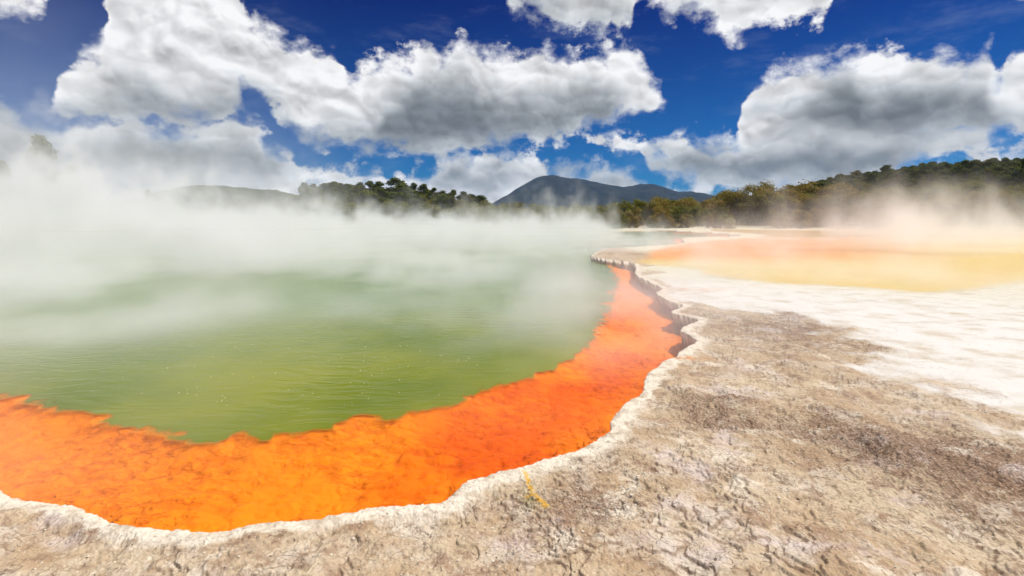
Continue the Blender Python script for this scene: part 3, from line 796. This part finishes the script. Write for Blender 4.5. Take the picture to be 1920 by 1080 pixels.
# ---------------------------------------------------------------- loose stones on the terrace
m_stone, t_ = new_mat('stone')
P = t_.n('ShaderNodeNewGeometry').outputs['Position']
finish(t_, t_.mix(t_.noise(P, 30, 4, 0.6), (0.12, 0.08, 0.06), (0.30, 0.22, 0.16)), 0.9, 0.1)
m_stonew, t_ = new_mat('pale_stone')
P = t_.n('ShaderNodeNewGeometry').outputs['Position']
finish(t_, t_.mix(t_.noise(P, 30, 4, 0.6), (0.50, 0.42, 0.32), (0.74, 0.68, 0.58)), 0.9, 0.1)
def rock_mesh(rr, mat, name='stone'):
    import bmesh
    bm = bmesh.new(); bmesh.ops.create_icosphere(bm, subdivisions=2, radius=1)
    sx, sy, sz_ = rr.uniform(.8, 1.2), rr.uniform(.7, 1.1), rr.uniform(.5, .8)
    for v in bm.verts:
        k = 1 + rr.uniform(-.10, .10)
        v.co = Vector((v.co.x * sx * k, v.co.y * sy * k, v.co.z * sz_ * k))
    me = bpy.data.meshes.new(name); bm.to_mesh(me); bm.free()
    me.materials.append(mat); return me
def ground_z(x, y):
    r = math.hypot(x, y); a = math.degrees(math.atan2(x, y))
    i = int(np.argmin(np.abs(rows - r))); j = int(np.argmin(np.abs(cols - a)))
    return float(PZ[i, j])
for (px, py, s, mat, lab) in [(1496,931,0.011,m_stone,'small dark round pebble alone on the brown crust in the lower right'),
        (1044,1024,0.010,m_stonew,'small pale chip on the crust below the yellow stain'),
        (1184,926,0.009,m_stonew,'pale pebble at the left of the little gravel patch near the yellow stain')]:
    x, y = gp(px, py); o = bpy.data.objects.new('pebble', rock_mesh(rnd, mat)); COL.objects.link(o)
    o.location = (x, y, ground_z(x, y) + s * .4); o.scale = (s, s, s); o['label'] = lab; o['category'] = 'pebble'
# crumbs of broken sinter: too many to count
vv_, ff_ = [], []
base_rocks = [rock_mesh(random.Random(i), m_stonew, 'crumb') for i in range(3)]
bv = [[tuple(v.co) for v in m.vertices] for m in base_rocks]; bf = [[tuple(p.vertices) for p in m.polygons] for m in base_rocks]
def scatter(n, region, s0, s1):
    for _ in range(n):
        x, y = region()
        s = s0 + (s1 - s0) * rnd.random() ** 3; k = rnd.randrange(3); a = rnd.uniform(0, 6.28); ca, sa = math.cos(a) * s, math.sin(a) * s
        z0 = ground_z(x, y) + s * 0.25; q = len(vv_)
        vv_.extend((x + v[0] * ca - v[1] * sa, y + v[0] * sa + v[1] * ca, z0 + v[2] * s) for v in bv[k])
        ff_.extend(tuple(q + i for i in f) for f in bf[k])
cx_, cy_ = gp(1205, 893)
scatter(120, lambda: (cx_ + rnd.gauss(0, .09), cy_ + rnd.gauss(0, .10)), 0.003, 0.010)
def anyplace():
    while True:
        y = 2.3 + 8 * rnd.random() ** 1.5; x = rnd.uniform(-1, 1.02) * y
        i = int(np.argmin(np.abs(rows - math.hypot(x, y)))); j = int(np.argmin(np.abs(cols - math.degrees(math.atan2(x, y)))))
        if sd[i, j] > 0.15 and sw[i, j] > 0: return x, y
scatter(900, anyplace, 0.002, 0.009)
crumbs = bpy.data.objects.new('gravel', make_mesh('gravel', vv_, ff_, m_stonew)); COL.objects.link(crumbs)
crumbs['kind'] = 'stuff'; crumbs['label'] = 'loose crumbs of pale sinter scattered on the brown crust'
# ---------------------------------------------------------------- the air: far things fade a little towards blue
m_air = bpy.data.materials.new('air'); m_air.use_nodes = True
m_air.node_tree.nodes.clear()
t_ = NT(m_air.node_tree)
pa = t_.n('ShaderNodeVolumePrincipled')
pa.inputs['Color'].default_value = (0.26, 0.52, 1.0, 1); pa.inputs['Density'].default_value = 0.00006
t_.L.new(pa.outputs[0], t_.n('ShaderNodeOutputMaterial').inputs['Volume'])
me = bpy.data.meshes.new('haze')
S_, T_ = 4100, 290
vz = [(x, y, z) for x in (-S_, S_) for y in (-S_, S_) for z in (-9, T_)]
me.from_pydata(vz, [], [(0,1,3,2),(4,6,7,5),(0,4,5,1),(2,3,7,6),(0,2,6,4),(1,5,7,3)])
me.materials.append(m_air)
hz = bpy.data.objects.new('haze', me); COL.objects.link(hz); hz['kind'] = 'stuff'
# ---------------------------------------------------------------- steam: real density grids over the hot pools
class GN(NT):
    def ss(s, v, a, b, lo=0.0, hi=1.0, kind='SMOOTHSTEP'):
        nd = s.n('ShaderNodeMapRange', interpolation_type=kind)
        nd.clamp = True
        for i, q in enumerate((v, a, b, lo, hi)): s.put(nd.inputs[i], q)
        return nd.outputs[0]

def steam_volume(name, lo, hi, res, field, mat, label):
    ng = bpy.data.node_groups.new(name, 'GeometryNodeTree')
    ng.interface.new_socket('Geometry', in_out='INPUT', socket_type='NodeSocketGeometry')
    ng.interface.new_socket('Geometry', in_out='OUTPUT', socket_type='NodeSocketGeometry')
    g = GN(ng)
    vc = g.n('GeometryNodeVolumeCube')
    pos = g.n('GeometryNodeInputPosition').outputs[0]
    g.put(vc.inputs['Density'], field(g, pos))
    vc.inputs['Background'].default_value = 0
    vc.inputs['Min'].default_value = lo; vc.inputs['Max'].default_value = hi
    for k, r in zip('XYZ', res): vc.inputs['Resolution ' + k].default_value = r
    sm = g.n('GeometryNodeSetMaterial'); sm.inputs['Material'].default_value = mat
    ng.links.new(vc.outputs[0], sm.inputs['Geometry'])
    out = g.n('NodeGroupOutput'); ng.links.new(sm.outputs[0], out.inputs[0])
    # the modifier sits on a closed box of the same extent
    me = bpy.data.meshes.new(name)
    v = [(x, y, z) for x in (lo[0], hi[0]) for y in (lo[1], hi[1]) for z in (lo[2], hi[2])]
    me.from_pydata(v, [], [(0,1,3,2),(4,6,7,5),(0,4,5,1),(2,3,7,6),(0,2,6,4),(1,5,7,3)])
    me.materials.append(mat)
    o = bpy.data.objects.new(name, me); COL.objects.link(o)
    md = o.modifiers.new('density', 'NODES'); md.node_group = ng
    o['kind'] = 'stuff'; o['label'] = label
    return o

m_steam = bpy.data.materials.new('steam'); m_steam.use_nodes = True
m_steam.node_tree.nodes.clear()
t_ = NT(m_steam.node_tree)
pv = t_.n('ShaderNodeVolumePrincipled')
pv.inputs['Color'].default_value = (1.0, 1.0, 1.0, 1)
pv.inputs['Density'].default_value = 1.0
pv.inputs['Anisotropy'].default_value = 0.0
t_.L.new(pv.outputs[0], t_.n('ShaderNodeOutputMaterial').inputs['Volume'])

LAKE_PLUMES = [(40, 42, 5.6, 9), (170, 48, 6.5, 8), (300, 55, 5.6, 7), (-60, 22, 5.0, 7), (120, 22, 3.2, 5), (360, 34, 2.8, 5),
               (550, 58, 4.6, 4.5), (630, 62, 4.6, 4.5), (690, 74, 4.0, 3.5), (575, 40, 2.0, 4), (780, 80, 2.4, 4), (900, 85, 2.2, 5),
               (1000, 60, 2.0, 4), (1085, 62, 4.6, 3.6), (1135, 80, 3.8, 3.5), (840, 45, 1.6, 5)]
def lake_field(g, pos):
    sp_ = g.n('ShaderNodeSeparateXYZ'); g.L.new(pos, sp_.inputs[0])
    x, y, z = sp_.outputs
    r = g.m('SQRT', g.m('ADD', g.m('MULTIPLY', x, x), g.m('MULTIPLY', y, y)))
    u = g.m('DIVIDE', x, g.m('MAXIMUM', y, 1.0))               # bearing across the lake
    left = g.ss(u, 0.0, -0.75)
    # strength at the surface
    b = g.m('MULTIPLY', g.ss(r, 3.4, 11.5), g.m('MULTIPLY_ADD', left, 0.05, 0.135))
    b = g.m('ADD', b, g.m('MULTIPLY', g.ss(u, -0.6, -1.0), 0.05))
    b = g.m('MULTIPLY', b, g.ss(u, 0.42, 0.12, 0.35, 1.0))
    b = g.m('MULTIPLY', b, g.ss(g.m('SUBTRACT', x, g.m('MULTIPLY', y, 0.02)), 30.0, 8.0))
    b = g.m('MULTIPLY', b, g.ss(g.noise(g.v('MULTIPLY', g.v('ADD', pos, (40, 3, 0)), (1, 1, 0.25)), 0.13, 3, 0.55), 0.42, 0.60, 0.20, 1.45))
    # height of the layer: low over the lake, with plumes rising from the vents
    slow = g.noise(g.v('MULTIPLY', pos, (1, 1, 0.0)), 0.13, 3, 0.55)
    top = g.m('MULTIPLY_ADD', g.ss(r, 4.0, 50.0), 1.2, 0.95)
    top = g.m('MULTIPLY', top, g.ss(slow, 0.36, 0.64, 0.30, 2.1))
    pl = None
    flat = g.v('MULTIPLY', g.v('ADD', pos, g.v('SCALE', g.noise(pos, 0.35, 2, 0.5, out='Color'), scale=3.0)), (1, 1, 0))
    for (ppx, yy, hh, rr_) in LAKE_PLUMES:
        cx = (ppx - 960) / F * yy + 1.5
        q_ = g.v('SCALE', g.v('SUBTRACT', flat, (cx, yy + 1.5, 0)), scale=1 / rr_)
        e_ = g.m('MULTIPLY', g.m('EXPONENT', g.m('MULTIPLY', g.v('DOT_PRODUCT', q_, q_), -1.0)), hh)
        pl = e_ if pl is None else g.m('MAXIMUM', pl, e_)
    top = g.m('ADD', top, g.m('MULTIPLY', pl, g.ss(slow, 0.30, 0.62, 0.75, 1.2)))
    h = g.m('DIVIDE', z, top)
    lay = g.m('EXPONENT', g.m('MULTIPLY', g.m('MULTIPLY', h, h), -1.2))
    # billows
    q = g.v('MULTIPLY', g.v('ADD', pos, g.v('SCALE', g.noise(pos, 0.22, 2, 0.5, out='Color'), scale=2.4)), (1, 1, 0.8))
    nz = g.m('ADD', g.m('MULTIPLY', g.noise(q, 0.26, 5, 0.62), 0.6), g.m('MULTIPLY', g.noise(q, 0.75, 4, 0.6), 0.4))
    thr = g.m('MULTIPLY_ADD', g.m('MINIMUM', h, 1.6), 0.12, 0.41)
    nzc = g.ss(nz, thr, g.m('ADD', thr, 0.10), 0.0, 2.4)
    # thin high vapour on the left
    zt = g.m('DIVIDE', z, 8.5)
    thin = g.m('MULTIPLY', g.m('EXPONENT', g.m('MULTIPLY', g.m('MULTIPLY', zt, zt), -1.0)), g.m('MULTIPLY', g.ss(u, -0.20, -0.85), g.ss(r, 14.0, 30.0)))
    thin = g.m('MULTIPLY', thin, g.ss(g.noise(q, 0.12, 4, 0.6), 0.40, 0.66, 0.0, 0.036))
    return g.m('MULTIPLY_ADD', g.m('MULTIPLY', b, lay), nzc, thin)

def pool_field(g, pos):
    sp_ = g.n('ShaderNodeSeparateXYZ'); g.L.new(pos, sp_.inputs[0])
    x, y, z = sp_.outputs
    u = g.m('DIVIDE', x, g.m('MAXIMUM', y, 1.0))
    b = g.m('MULTIPLY', g.ss(y, 20.0, 34.0), g.ss(u, 0.22, 0.80, 0.005, 0.050))
    b = g.m('MULTIPLY', b, g.ss(u, 1.12, 0.94, 0.25, 1.0))
    b = g.m('MULTIPLY', b, g.m('MAXIMUM', g.ss(y, 66.0, 54.0, 0.12, 1.0), g.ss(u, 0.56, 0.70)))
    slow = g.noise(g.v('MULTIPLY', pos, (1, 1, 0.0)), 0.13, 3, 0.55)
    top = g.m('MULTIPLY', g.ss(slow, 0.46, 0.64, 0.45, 6.6), g.ss(u, 0.35, 0.62, 0.55, 1.0))
    h = g.m('DIVIDE', z, top)
    lay = g.m('EXPONENT', g.m('MULTIPLY', g.m('MULTIPLY', h, h), -1.2))
    q = g.v('MULTIPLY', g.v('ADD', pos, g.v('SCALE', g.noise(pos, 0.22, 2, 0.5, out='Color'), scale=2.4)), (1, 1, 0.7))
    nz = g.noise(g.v('ADD', q, (31, 7, 0)), 0.30, 5, 0.62)
    thr = g.m('MULTIPLY_ADD', g.m('MINIMUM', h, 1.6), 0.15, 0.36)
    return g.m('MULTIPLY', g.m('MULTIPLY', b, lay), g.ss(nz, thr, g.m('ADD', thr, 0.11), 0.0, 2.3))

steam_volume('lake_steam', (-100, 3.5, 0.02), (16, 112, 15), (330, 320, 60), lake_field, m_steam, 'white steam drifting over the green lake')
steam_volume('pool_steam', (16.2, 18, 0.25), (92, 100, 13), (210, 220, 44), pool_field, m_steam, 'thin tan tinted steam rising over the shallow yellow pool')
